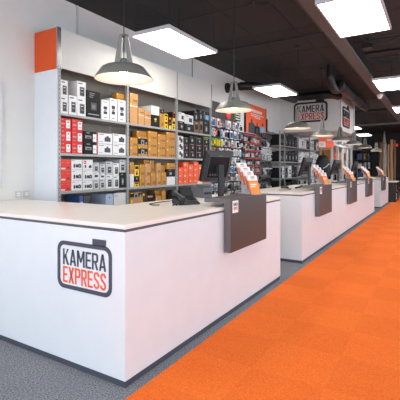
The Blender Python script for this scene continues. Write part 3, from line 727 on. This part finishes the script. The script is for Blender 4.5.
# ================================================================== CEILING SERVICES
def arc(c,r,a0,a1,plane,n=8):
    out=[]
    for i in range(n+1):
        a=R(a0+(a1-a0)*i/n); u,v=r*math.cos(a),r*math.sin(a)
        out.append((c[0]+u,c[1]+v,c[2]) if plane=='xy' else ((c[0]+u,c[1],c[2]+v) if plane=='xz' else (c[0],c[1]+u,c[2]+v)))
    return out
def ribbed(path,r,m,n=14):
    pts=[];rad=[]
    for i in range(len(path)-1):
        a,b_=Vector(path[i]),Vector(path[i+1]); k=max(2,int((b_-a).length/.05))
        for j in range(k): pts.append(a.lerp(b_,j/k)); rad.append(r*(1.0 if len(pts)%2 else .93))
    pts.append(Vector(path[-1])); rad.append(r)
    return MB().tube(pts,r,m,n,radii=rad)
d=thing('air_duct','black round duct stub coming off the wall behind the second lamp','duct',(8.0,4.14,3.26))
MB().tube([(8.0,4.14,3.26),(8.0,3.81,3.26)],.085,M_duct,16).build('pipe',d); 
b=MB(); b.tube([(8,4.148,3.26),(8,4.10,3.26)],.115,M_duct,18); b.build('collar',d)
b=ribbed([(8.0,3.80,3.26),(8.03,3.66,3.26),(8.12,3.54,3.26),(8.3,3.47,3.27),(9.2,3.45,3.28),(10.0,3.42,3.3),(10.65,3.4,3.32)],.10,M_duct); b.build('flexible_hose',d); fix(d)
d=thing('air_duct','long black duct under the ceiling along the bulkhead side','duct',(9.5,1.98,3.36))
MB().tube([(9.45,1.98,3.38),(13.6,1.98,3.38)],.13,M_duct,18).build('pipe',d)
for k in range(3): MB().tube([(9.8+k*1.4,1.98,3.38),(9.86+k*1.4,1.98,3.38)],.142,M_ceil_d,18).build('collar',d)
fix(d)
d=thing('air_duct','thick black ribbed hose crossing in front of the bulkhead top','duct',(10.95,2.9,3.42))
ribbed([(10.0,3.75,3.47),(10.5,3.72,3.46),(10.85,3.6,3.45),(10.98,3.3,3.44),(10.98,2.9,3.44),(10.95,2.6,3.43),(11.05,2.42,3.43),(11.3,2.36,3.43)],.115,M_duct).build('flexible_hose',d); fix(d)
d=thing('air_duct','bent black hose rising into the ceiling above the fourth lamp','duct',(8.5,1.9,3.3))
ribbed([(8.5,1.93,3.59),(8.5,1.93,3.3),(8.58,1.92,3.18),(8.8,1.91,3.12),(9.05,1.91,3.16),(9.22,1.93,3.27),(9.28,1.94,3.35)],.09,M_duct).build('flexible_hose',d); fix(d)
def conduit(pts,r,label,m=M_duct):
    b=MB().tube(pts,r,m,8)
    if pts[0][2]<3.5:
        for t_ in(.2,.8):
            q=Vector(pts[0]).lerp(Vector(pts[-1]),t_); b.tube([(q.x,q.y,q.z+r*.9),(q.x,q.y,CEIL-.001)],.008,M_ceil_d,6)
    o=b.build('conduit'); tag(o,label,'pipe','conduits under the ceiling'); return o
conduit([(6.3,4.1,3.56),(6.3,1.35,3.56)],.014,'thin black conduit crossing the ceiling above the long counter start')
conduit([(7.45,1.1,3.42),(7.45,-2.6,3.42)],.05,'grey-black pipe crossing right of the beam before the second carpet light',M_ceil_d)
conduit([(9.9,1.1,3.42),(9.9,-2.6,3.42)],.07,'thick dark pipe crossing beyond the second carpet light')
conduit([(3.0,1.55,3.57),(14.0,1.55,3.57)],.012,'thin black conduit running beside the beam')
conduit([(13.9,4.0,3.3),(13.9,1.4,3.3)],.05,'dark pipe crossing just past the bulkhead')
b=MB().tube([(16.0,3.9,3.08),(16.0,-3,3.08)],.05,M_beam,8)
for y_ in (3.6,1.6,-.4,-2.4): b.tube([(16.0,y_,3.12),(16.0,y_,CEIL-.001)],.008,M_ceil_d,6)
tag(b.build('conduit'),'brown-grey rail on rods crossing the shop past the bulkhead','pipe','conduits under the ceiling')
for k,(x,y) in enumerate(((6.2,.75),(7.5,.85))):
    b=MB(); pts=[(x+.5*math.sin(t*.9)+.05*t,y+.25*math.cos(t*1.4),3.42-.06*math.sin(t*2.0)) for t in [i*.25 for i in range(22)]]
    o=b.tube(pts,.009,M_cable,6).build('ceiling_cable'); tag(o,['looped black cable beside the large carpet light','looped black cable beside the second carpet light'][k],'cable')
o=thing('junction_box','small black junction box hung right of the beam','junction box',(7.1,1.0,3.42))
MB().box(-.1,.1,-.08,.08,0,.1,M_duct).build('casing',o,bevel=.006); MB().box(-.02,.02,-.02,.02,.1,CEIL-3.42-.001,M_duct).build('bracket',o)
o=thing('ceiling_speaker','round black ceiling ring at the top of the view','speaker',(4.77,1.95,CEIL-.001))
b=MB(); b.lathe([(.12,0),(.13,-.02),(.10,-.03),(.09,-.012)],M_ceil_d,28); b.build('rim',o)
b=MB(); b.lathe([(.09,-.012),(.05,-.006),(.0,-.005)],M_duct,28); b.build('grille',o)
o=thing('smoke_detector','white dome detector under the brown ceiling beam','detector',(10.9,1.25,3.299))
b=MB(); b.lathe([(.0,0),(.075,0),(.075,-.03),(.07,-.05)],M_lampin,24); b.build('base',o)
b=MB(); b.lathe([(.062,-.05),(.055,-.09),(.03,-.115),(.0,-.12)],M_lampin,24); b.build('dome',o)

# ================================================================== ON THE NEAR COUNTER
def monitor(x,y,z,rz,label,tilt=11):
    """back turned to the customers: local -Y is the back, +Y the picture side"""
    r=thing('monitor',label,'monitor',(x,y,z),rz,group='till monitors on the counters')
    t=bpy.data.objects.new('screen_housing',None)
    b=MB(); w,h=.42,.37
    # front slab and tapered back cover
    b.prism(rrect(-w/2,w/2,-h/2,h/2,.012,3),'y',-.006,.030,M_black)
    q0=[(-w/2+.004,-h/2+.004),(w/2-.004,-h/2+.004),(w/2-.004,h/2-.004),(-w/2+.004,h/2-.004)]
    q1=[(-w/2+.05,-h/2+.05),(w/2-.05,-h/2+.05),(w/2-.05,h/2-.06),(-w/2+.05,h/2-.06)]
    for i in range(4):
        j=(i+1)%4; b.face([(q0[i][0],-.0065,q0[i][1]),(q0[j][0],-.0065,q0[j][1]),(q1[j][0],-.035,q1[j][1]),(q1[i][0],-.035,q1[i][1])],M_dgrey)
    ring(b,q1,[(p[0]*.97,p[1]*.97) for p in q1],-.035,-.02,M_mgrey)
    b.qy(q1[0][0],q1[1][0],q1[0][1],q1[2][1],-.022,M_black)
    o=b.build('housing',r,(0,0,.385)); o.rotation_euler=(R(tilt),0,0)
    o2=MB().box(-w/2+.016,w/2-.016,.0305,.032,-h/2+.018,h/2-.016,M_screen).build('screen',o)
    o3=MB().box(-.03,.03,-.0368,-.0352,.125,.14,M_mgrey).build('badge',o)
    o4=MB(); 
    for k in range(6): o4.box(-.11+k*.038,-.085+k*.038,-.0226,-.0221,-.11,-.085,M_mgrey)
    o4.build('port_panel',o)
    b=MB(); b.box(-.036,.036,-.085,-.05,.02,.40,M_dgrey); b.box(-.03,.03,-.05,-.022,.31,.40,M_dgrey); b.build('stand_column',r,bevel=.006)
    b=MB(); b.prism(rrect(-.13,.13,-.15,.08,.05,5),'z',.0,.02,M_dgrey); b.build('stand_base',r,bevel=.004)
    return r
m1=monitor(x_at(217,2.2),2.2,CT+.001,R(-20),'black till monitor seen from behind on the near counter',17)
MON=[(7.45,2.15,'black till monitor behind the second taupe panel'),(10.0,2.15,'black till monitor behind the third taupe panel'),(12.6,2.15,'black till monitor behind the fourth taupe panel')]
for x,y,l in MON: dup(m1,(x,y,CT+.001),l,rz=R(-6))

# desk telephone
t=thing('desk_phone','dark grey desk telephone with handset on the near counter','telephone',(x_at(185,2.17),2.17,CT+.001),R(-30))
b=MB(); b.prism([(-.10,0),(.10,0),(.10,.03),(.085,.085),(.02,.06),(-.10,.018)],'x',-.10,.12,M_dgrey); b.build('base',t,bevel=.005,recalc=True)
b=MB(); b.prism([(-.075,.03),(.015,.065),(.012,.072),(-.078,.037)],'x',-.01,.11,M_mgrey); o=b.build('keypad',t,recalc=True)
for i in range(3):
    for j in range(4):
        MB().box(.0+i*.034,.026+i*.034,-.068+j*.02,-.054+j*.02,.041+j*.0075,.05+j*.0075,M_black).build('button',o)
b=MB(); b.prism([(.03,.075),(.085,.09),(.105,.16),(.095,.163)],'x',-.02,.115,M_black); b.build('display',t,recalc=True)
b=MB(); b.tube([(-.072,-.115,.05),(-.072,-.06,.075),(-.072,.03,.098),(-.072,.10,.105)],.02,M_dgrey,10,radii=[.03,.02,.02,.032]); b.build('handset',t,label='handset lying in its cradle')
b=MB(); b.tube([(-.072,-.125,.045)]+[(-.09-.012*k+.012*math.sin(k*2.2),-.13-.006*math.cos(k*2.2),.012+.006*math.sin(k*2.2)) for k in range(10)],.005,M_black,6); b.build('coiled_cord',t)
# second dark unit behind: till printer
t=thing('receipt_printer','dark receipt printer beside the telephone, behind the taupe ledge','printer',(x_at(202,2.5),2.5,CT+.001),R(-15))
MB().box(-.08,.08,-.1,.1,0,.13,M_mgrey).build('body',t,bevel=.006); MB().box(-.075,.075,-.09,.03,.131,.165,M_mgrey).build('lid',t,bevel=.01)
MB().box(-.04,.04,.035,.037,.13,.2,M_paper).build('paper_strip',t,label='white paper strip')
MB().box(-.06,.06,-.1025,-.1005,.04,.07,M_black).build('front_slot',t)
o=MB(); 
for k in range(6):
    a=R(random.uniform(-8,8)); pts=[(-.105,-.15),(.105,-.15),(.105,.15),(-.105,.15)]
    o.prism([(p[0]*math.cos(a)-p[1]*math.sin(a),p[0]*math.sin(a)+p[1]*math.cos(a)) for p in pts],'z',k*.0012,k*.0012+.001,M_paper)
o=o.build('paper_sheets',None,(3.6,2.04,CT+.001),R(70)); tag(o,'loose white paper sheets lying beneath the taupe ledge','papers')
o=MB().tube([(3.02,2.3,CT+.006),(2.98,2.36,CT+.006),(3.05,2.45,CT+.006),(3.3,2.5,CT+.006),(3.6,2.48,CT+.006)],.005,M_black,6).build('cable'); tag(o,'black cable on the counter behind the telephone','cable')

# leaflet displays
LEAN=.36; LRZ=R(-25)
def leaflet_display(x0,lab,holder_lab,first):
    z=1.119; y0=1.70
    def off(k): return (x0+math.sin(-LRZ)*(.004+.058*k), y0+math.cos(LRZ)*(.004+.058*k), z+.005+k*.047)
    if first is None:
        r=thing('leaflet_stand',holder_lab,'leaflet stand',(x0,y0,z),LRZ,group='leaflet stands on the taupe ledges')
        b=MB(); w=.136
        b.box(0,w,0,.24,.0,.003,M_clear)
        for k in range(4): 
            b.box(0,w,.058*k+.001,.058*k+.056,.0465*k+.001,.0465*k+.0035,M_clear)
            if k: b.box(0,w,.058*k-.002,.058*k+.0005,.004,.047*k+.003,M_clear)
        b.build('tiered_rack',r)
    else: r=dup(first[0],(x0,y0,z),holder_lab)
    out=[r]
    for k in range(4):
        pos=['frontmost','second','third','rearmost'][k]
        if first is None:
            o=thing('leaflet',lab(pos),'leaflet',off(k),LRZ,group='orange and white leaflets')
            b=MB(); w,h,t=.134,.20,.022
            def fc(zz): return zz*LEAN
            b.prism([(0,0),(t,0),(t+fc(h),h),(fc(h),h)],'x',0,w,M_or_dk)
            def pr(xa,xb,za,zb,m,e): b.face([(xa,fc(za)-e,za),(xb,fc(za)-e,za),(xb,fc(zb)-e,zb),(xa,fc(zb)-e,zb)],m)
            pr(0,w,.0,h*.72,M_or_pap,.0006); pr(0,w,h*.72,h,M_paper,.0006); pr(w*.12,w*.75,h*.48,h*.54,M_paper,.001); pr(w*.12,w*.6,h*.38,h*.42,M_paper,.001)
            for q_ in range(1,5):
                yy=t*q_/5; b.face([(-.0005,yy+fc(0),0),(-.0005,yy+.0016+fc(0),0),(-.0005,yy+.0016+fc(h),h),(-.0005,yy+fc(h),h)][::-1],M_paper)
            b.face([(-.0006,fc(h*.72),h*.72),(-.0006,t+fc(h*.72),h*.72),(-.0006,t+fc(h),h),(-.0006,fc(h),h)][::-1],M_paper)
            b.face([(0,fc(h),h+.0006),(w,fc(h),h+.0006),(w,t+fc(h),h+.0006),(0,t+fc(h),h+.0006)],M_paper)
            lo=b.build('print_stack',o)
            an=-math.atan(LEAN)
            a=text_mesh('KAMERA',.056,.015,M_logo_k,.0004); q=a.build('lettering',lo,(.04,fc(h*.875)-.0012,h*.875)); q.rotation_euler=(an,0,0)
            a=text_mesh('EXPRESS',.056,.015,M_logo_o,.0004); q=a.build('lettering',lo,(.04,fc(h*.78)-.0012,h*.78)); q.rotation_euler=(an,0,0)
            out.append(o)
        else:
            out.append(dup(first[1+k],off(k),lab(pos)))
    return out
L1=leaflet_display(3.86,lambda p:f'orange and white leaflet pile, {p} tier of the stand on the near counter','clear tiered leaflet stand on the near taupe ledge',None)
for x,nm in((7.03,'second'),(9.63,'third'),(12.22,'fourth'),(15.68,'fifth')):
    leaflet_display(x,lambda p:f'orange and white leaflet pile, {p} tier, {nm} taupe ledge along',f'clear tiered leaflet stand on the {nm} taupe ledge along',L1)
# payment terminals
def terminal(x,lab,first=None):
    if first: return dup(first,(x,1.72,1.119),lab)
    r=thing('card_terminal',lab,'card terminal',(x,1.72,1.119),R(12),group='card terminals on the ledges')
    MB().prism([(-.08,0),(.08,0),(.08,.07),(-.08,.03)],'x',-.045,.045,M_mgrey).build('body',r,bevel=.005,recalc=True)
    MB().prism([(0,.052),(.07,.069),(.07,.071),(0,.054)],'x',-.034,.034,P['lblue']).build('display',r)
    b=MB()
    for i in range(3):
        for j in range(3): b.box(-.03+i*.022,-.014+i*.022,-.07+j*.022,-.055+j*.022,.034+j*.0055,.04+j*.0055,M_black)
    b.build('keypad',r); return r
t1=terminal(9.35,'grey card terminal beside the leaflets on the third taupe ledge')
terminal(15.4,'grey card terminal beside the leaflets on the farthest taupe ledge',t1)
# keyboard and cables on the long counter
k=thing('keyboard','black keyboard on the long counter by its first monitor','keyboard',(7.0,2.42,CT+.001),R(-160))
MB().box(-.21,.21,-.07,.07,0,.02,M_black).build('casing',k,bevel=.004)
b=MB()
for i in range(14):
    for j in range(5): b.box(-.2+i*.0285,-.176+i*.0285,-.062+j*.025,-.042+j*.025,.0201,.026,M_dgrey)
b.build('keys',k)
o=MB().tube([(6.1,2.2,CT+.007),(6.3,2.1,CT+.007),(6.6,2.16,CT+.007),(6.72,2.3,CT+.007)],.006,M_black,6).build('cable'); tag(o,'black cable lying on the long counter end','cable')
o=thing('barcode_scanner','dark hand scanner lying on the long counter near the second taupe panel','scanner',(6.75,2.0,CT+.001),R(30))
MB().box(-.035,.035,-.05,.05,.03,.07,M_dgrey,taper=.006).build('head',o,bevel=.006); MB().tube([(0,.03,.04),(0,.14,.018)],.018,M_black,10).build('handle',o)

# ================================================================== RACKS UNDER THE BULKHEAD
RX=[10.47,10.86,12.15,13.42,14.62]
names=['narrow steel rack bay holding black boxes beside the hook walls','steel rack bay with black bags under the third lamp','steel rack bay with white boxes and black bags under the bulkhead','steel rack bay of white boxes at the bulkhead end']
ZR=[.25,.69,1.13,1.6,2.06]
for i in range(4): bay(RX[i],RX[i+1],names[i],last=(i==3),htop=2.48,hbot=2.4,header=False,boards=ZR,group='steel racks under the bulkhead',zt=2.47)
def bag(w,h,d,m):
    b=MB(); b.prism(rrect(-w/2,w/2,0,h,min(w,h)*.18,4),'y',.02,d,m); b.prism(rrect(-w*.38,w*.38,h*.08,h*.55,min(w,h)*.1,3),'y',.0,.0198,M_dgrey)
    b.qy(-w*.3,w*.3,h*.56,h*.6,.0194,M_mgrey); b.qy(-w*.12,w*.12,h*.28,h*.36,-.0006,P['lgrey'])
    b.tube([(-w*.2,d*.5,h-.004),(-w*.16,d*.5,h+.02),(w*.16,d*.5,h+.02),(w*.2,d*.5,h-.004)],.008,M_black,6); return b.mesh('camera_bag')
RB=['narrow rack bay','bag rack bay','middle rack bay','white box rack bay']
RL={2.06:'top board',1.6:'second board',1.13:'third board',.69:'fourth board'}
spec={0:{2.06:'bb',1.6:'bb',1.13:'bw',.69:'bb'},1:{2.06:'gggg',1.6:'bbbb',1.13:'gwgg',.69:'bgbg'},2:{2.06:'wwwb',1.6:'wwww',1.13:'wgww',.69:'gwgw'},3:{2.06:'wwbw',1.6:'wwww',1.13:'wwgw',.69:'bwbw'}}
for bi in range(4):
    for zb,s_ in spec[bi].items():
        n=len(s_); x0,x1=RX[bi]+.03,RX[bi+1]-.03; st=(x1-x0)/n
        for k,c in enumerate(s_):
            xc=x0+st*(k+.5); h=random.uniform(.27,.37); w_=st*random.uniform(.82,.95)
            if c=='g':
                o=bpy.data.objects.new('camera_bag',bag(w_,h,.28,M_black)); lb=f'black camera bag, {ORD[k]} along the {RL[zb]}, {RB[bi]}'; ct='bag'
            else:
                kd=('black_tall' if c=='b' else random.choice(['white_square','lens_tall','white_plain','lens_tall','white_photo']))
                o=bpy.data.objects.new('accessory_box',boxmesh(kd,w_,h,.28)); lb=f'{"black" if c=="b" else "white"} box, {ORD[k]} along the {RL[zb]}, {RB[bi]}'; ct='box'
            COL.objects.link(o); o.location=(xc,YF+.02,zb+.001); tag(o,lb,ct,f'goods on the {RL[zb]} of the {RB[bi]}')

# black round-backed rucksack and orange box hung at the rack end
r=thing('rucksack','big rounded black rucksack with pale strap hung at the rack end','bag',(13.0,3.2,1.05),R(-35))
pf=[(.0,0),(.2,.0),(.27,.12),(.29,.38),(.25,.62),(.15,.76),(.0,.79)]
b=MB(); b.lathe(pf,M_black,24); o=b.build('body',r); o.scale=(1,.62,1)
b=MB(); b.tube([(-.14,-.19,.36),(-.02,-.2,.42),(.1,-.17,.5)],.02,P['lgrey'],8); b.build('strap',r,label='pale diagonal strap')
b=MB(); b.tube([(-.06,0,.78),(-.05,0,.84),(.05,0,.84),(.06,0,.78)],.012,M_dgrey,6); b.build('carry_handle',r)
pt=thing('display_plinth','dark pedestal carrying the rounded black rucksack','plinth',(13.0,3.2,0))
MB().box(-.22,.22,-.18,.18,0.0006,.98,M_dark).build('column',pt,bevel=.005); MB().box(-.25,.25,-.21,.21,.981,1.045,M_white).build('top_slab',pt,bevel=.004)

s=thing('hanging_sign','orange and white sign board hung under the bulkhead over the rounded rucksack','sign',(13.0,3.1,2.08),R(-45))
MB().box(-.28,.28,-.01,.01,0,.34,P['orange']).build('board',s,bevel=.002)
b=MB(); b.qy(-.27,-.02,.02,.20,-.0108,P['white']); b.qy(-.22,-.08,.06,.15,-.0114,P['lgrey']); b.qy(.04,.2,.22,.28,-.0108,P['white']); b.build('print',s)
for sx in(-1,1): MB().tube([(sx*.25,0,.341),(sx*.25,0,BZ-2.08-.001)],.004,M_cable,5).build('cord',s)
# ================================================================== FAR DISPLAYS
# white framed cabinet with sign board
cb=thing('display_cabinet','white framed display cabinet with pale wooden back beyond the racks','cabinet',(15.9,3.9,0))
x0,x1,y0,y1=15.6,19.6,3.45,3.95
for xx in(x0,x0+1.0,x0+2.0,x0+3.0,x1): MB().box(xx-.04,xx+.04,y0,y0+.08,0.0006,2.3,M_white).build('post',cb,bevel=.004)
MB().box(x0-.04,x1+.04,y1-.03,y1,0.0006,2.3,M_wood).build('back_panel',cb)
MB().box(x0-.05,x1+.05,y0-.02,y1,2.301,2.6,M_white).build('fascia',cb,bevel=.004)
for z in(.4,.9,1.35,1.8): MB().box(x0-.04,x1+.04,y0+.082,y1-.032,z-.03,z,M_wood).build('shelf_board',cb)
b=MB()
x=x0+.35
while x<x0+2.9:
    ww=random.uniform(.08,.16); b.box(x,x+.03,y0-.026,y0-.0205,2.38,2.54,M_dgrey); b.box(x,x+ww,y0-.026,y0-.0205,2.51 if random.random()<.5 else 2.38,2.54 if random.random()<.5 else 2.42,M_dgrey); x+=ww+.06
b.build('fascia_lettering',cb,label='dark lettering, unreadable'); fix(cb)
goods=[(16.0,1.8,'gold','gold boxed item'),(16.6,1.8,'orange','orange boxed item'),(17.2,1.8,'tan','tan boxed item'),(17.9,1.8,'white_photo','white boxed item'),(16.1,1.35,'white_photo','white boxed item'),(16.8,1.35,'black_tall','black boxed item'),(17.3,1.35,'black_tall','black boxed item'),(18.2,1.35,'gold','gold boxed item'),(18.9,1.8,'gold','gold boxed item'),(16.3,.9,'black_pack','black boxed item'),(17.0,.9,'black_pack','black boxed item'),(17.8,.9,'white_photo','white boxed item'),(18.6,.9,'black_pack','black boxed item')]
cnt={}
for x,z,kd,l in goods:
    n=cnt.get(z,0); cnt[z]=n+1
    o=bpy.data.objects.new('accessory_box',boxmesh(kd,.34,random.uniform(.26,.34),.24)); COL.objects.link(o); o.location=(x,y0+.12,z+.001)
    tag(o,f'{l}, {ORD[n]} along the {({1.8:"top",1.35:"middle",.9:"low"}[z])} shelf of the white framed cabinet','box','goods in the white framed cabinet')
# dark rack farther on
rk=thing('dark_rack','tall black open rack of small goods near the wooden poles','rack',(20.3,3.5,0))
for xx in(20.3,21.8,23.3): 
    for yy in(3.1,3.5): MB().box(xx-.03,xx+.03,yy-.03,yy+.03,0.0006,2.3,M_black).build('post',rk)
for z in(.5,.95,1.4,1.85,2.29): MB().box(20.27,23.33,3.07,3.53,z-.03,z,M_dark).build('shelf_board',rk)
MB().box(20.27,23.33,3.535,3.55,.1,2.3,M_black).build('back_panel',rk); fix(rk)
for z in(.95,1.4,1.85):
    for k in range(7):
        kd=random.choice(['blue','white_photo','black_pack','yellow_pack','black_tall','brown_pack'])
        o=bpy.data.objects.new('accessory_box',boxmesh(kd,random.uniform(.22,.34),random.uniform(.2,.36),.22)); COL.objects.link(o); o.location=(20.55+k*.41,3.14,z+.001)
        tag(o,f'{ {"blue":"dark blue","white_photo":"white","black_pack":"black","yellow_pack":"yellow","black_tall":"black","brown_pack":"brown"}[kd]} item, {ORD[k]} along the {({1.85:"top",1.4:"middle",.95:"low"}[z])} shelf of the tall black rack','box','goods on the tall black rack')
# wooden poles
for x,y,r_,h,m,l in((23.6,2.66,.07,2.85,M_wood2,'brown wooden pole closest to the black rack'),(23.6,2.46,.11,2.78,M_bark,'broad silver grey wooden pole'),(23.6,2.27,.05,2.72,M_wood,'slim pale wooden pole in the middle'),(23.6,2.12,.075,2.98,M_wood,'tall pale wooden pole'),(23.6,1.97,.06,2.95,M_wood2,'brown wooden pole closest to the exit sign')):
    b=MB(); n=9
    b.tube([(random.uniform(-.012,.012),random.uniform(-.012,.012),.0006+h*i/n) for i in range(n+1)],r_,m,10,radii=[r_*random.uniform(.92,1.05) for _ in range(n+1)])
    o=b.build('wooden_pole',None,(x,y,0)); tag(o,l,'pole','wooden poles at the far end')
o=thing('spire','pale pointed cone hanging above the wooden poles','decoration',(23.3,2.45,2.8))
MB().tube([(0,0,0),(0,0,.62)],.1,M_bark,12,radii=[.09,.015]).build('cone',o); MB().tube([(0,0,.62),(0,0,CEIL-2.8-.001)],.006,M_cable,6).build('cord',o)
# black low display cabinet after the last counter
k=thing('display_cabinet','low black open cabinet with white top after the farthest counter','cabinet',(17.9,1.5,0))
x0,x1,y0,y1=17.95,19.2,1.44,1.95
MB().box(x0,x0+.03,y0,y1,0.0006,.82,M_dark).build('side_panel',k); MB().box(x1-.03,x1,y0,y1,0.0006,.82,M_dark).build('side_panel',k)
MB().box(x0+.031,x1-.031,y1-.02,y1,0.0006,.82,M_dark).build('back_panel',k)
for z in(.08,.44): MB().box(x0+.031,x1-.031,y0+.01,y1-.021,z-.03,z,M_dark).build('shelf_board',k)
MB().box(x0-.02,x1+.02,y0-.02,y1+.01,.821,.86,M_white).build('top_slab',k,bevel=.004); fix(k)
for i,(x,z,kd) in enumerate(((18.2,.44,'white_photo'),(18.6,.44,'lblue'),(18.3,.08,'white_plain'),(18.8,.08,'white_photo'))):
    o=bpy.data.objects.new('carton',boxmesh(kd,.26,.25,.3)); COL.objects.link(o); o.location=(x,y0+.05,z+.001)
    tag(o,['white printed carton on the upper shelf of the low black cabinet','pale blue carton on the upper shelf of the low black cabinet','plain white carton on the bottom shelf of the low black cabinet','white printed carton on the bottom shelf of the low black cabinet'][i],'box')
# red chair
r=thing('chair','red shell chair at the far edge beyond the low black cabinet','chair',(20.6,1.5,0),R(160))
b=MB(); b.prism([(-.22,.45),(.20,.43),(.24,.47),(.28,.98),(.25,.98),(.19,.49),(-.22,.48)],'x',-.24,.24,M_redseat); b.build('seat_shell',r,bevel=.02,recalc=True)
for sx in(-1,1):
    for sy in(-1,1): MB().tube([(sx*.2,sy*.17,.44),(sx*.24,sy*.22,.0006)],.013,M_chrome,8).build('leg',r)
# exit sign
e=thing('exit_sign','small red emergency exit sign on the charcoal end wall','sign',(XF-.002,2.22,2.75))
MB().box(-.03,0,-.16,.16,0,.2,M_exit).build('box',e)
b=MB(); b.box(-.033,-.0305,.03,.13,.03,.17,M_paper); b.box(-.033,-.0305,-.12,-.06,.07,.13,M_paper); b.box(-.033,-.0305,-.06,.03,.09,.11,M_paper); b.build('pictogram',e,label='white pictogram')

# ================================================================== DAYLIGHT, CAMERA, VIEW
wd=bpy.data.worlds.new('daylight'); SC.world=wd; wd.use_nodes=True
bg=wd.node_tree.nodes['Background']; bg.inputs[0].default_value=(0.80,0.90,1.03,1); bg.inputs[1].default_value=2.35
cam_=bpy.data.cameras.new('camera'); co=bpy.data.objects.new('camera',cam_); COL.objects.link(co)
co.location=(0,0,H); co.rotation_euler=(R(90),0,YAW-R(90))
cam_.sensor_width=36; cam_.lens=36*F/400; cam_.shift_y=-(200-HY)/400; cam_.clip_start=.05
SC.camera=co
vs=SC.view_settings; vs.view_transform='Standard'; vs.look='None'; vs.gamma=1; vs.exposure=0.62; vs.use_curve_mapping=False
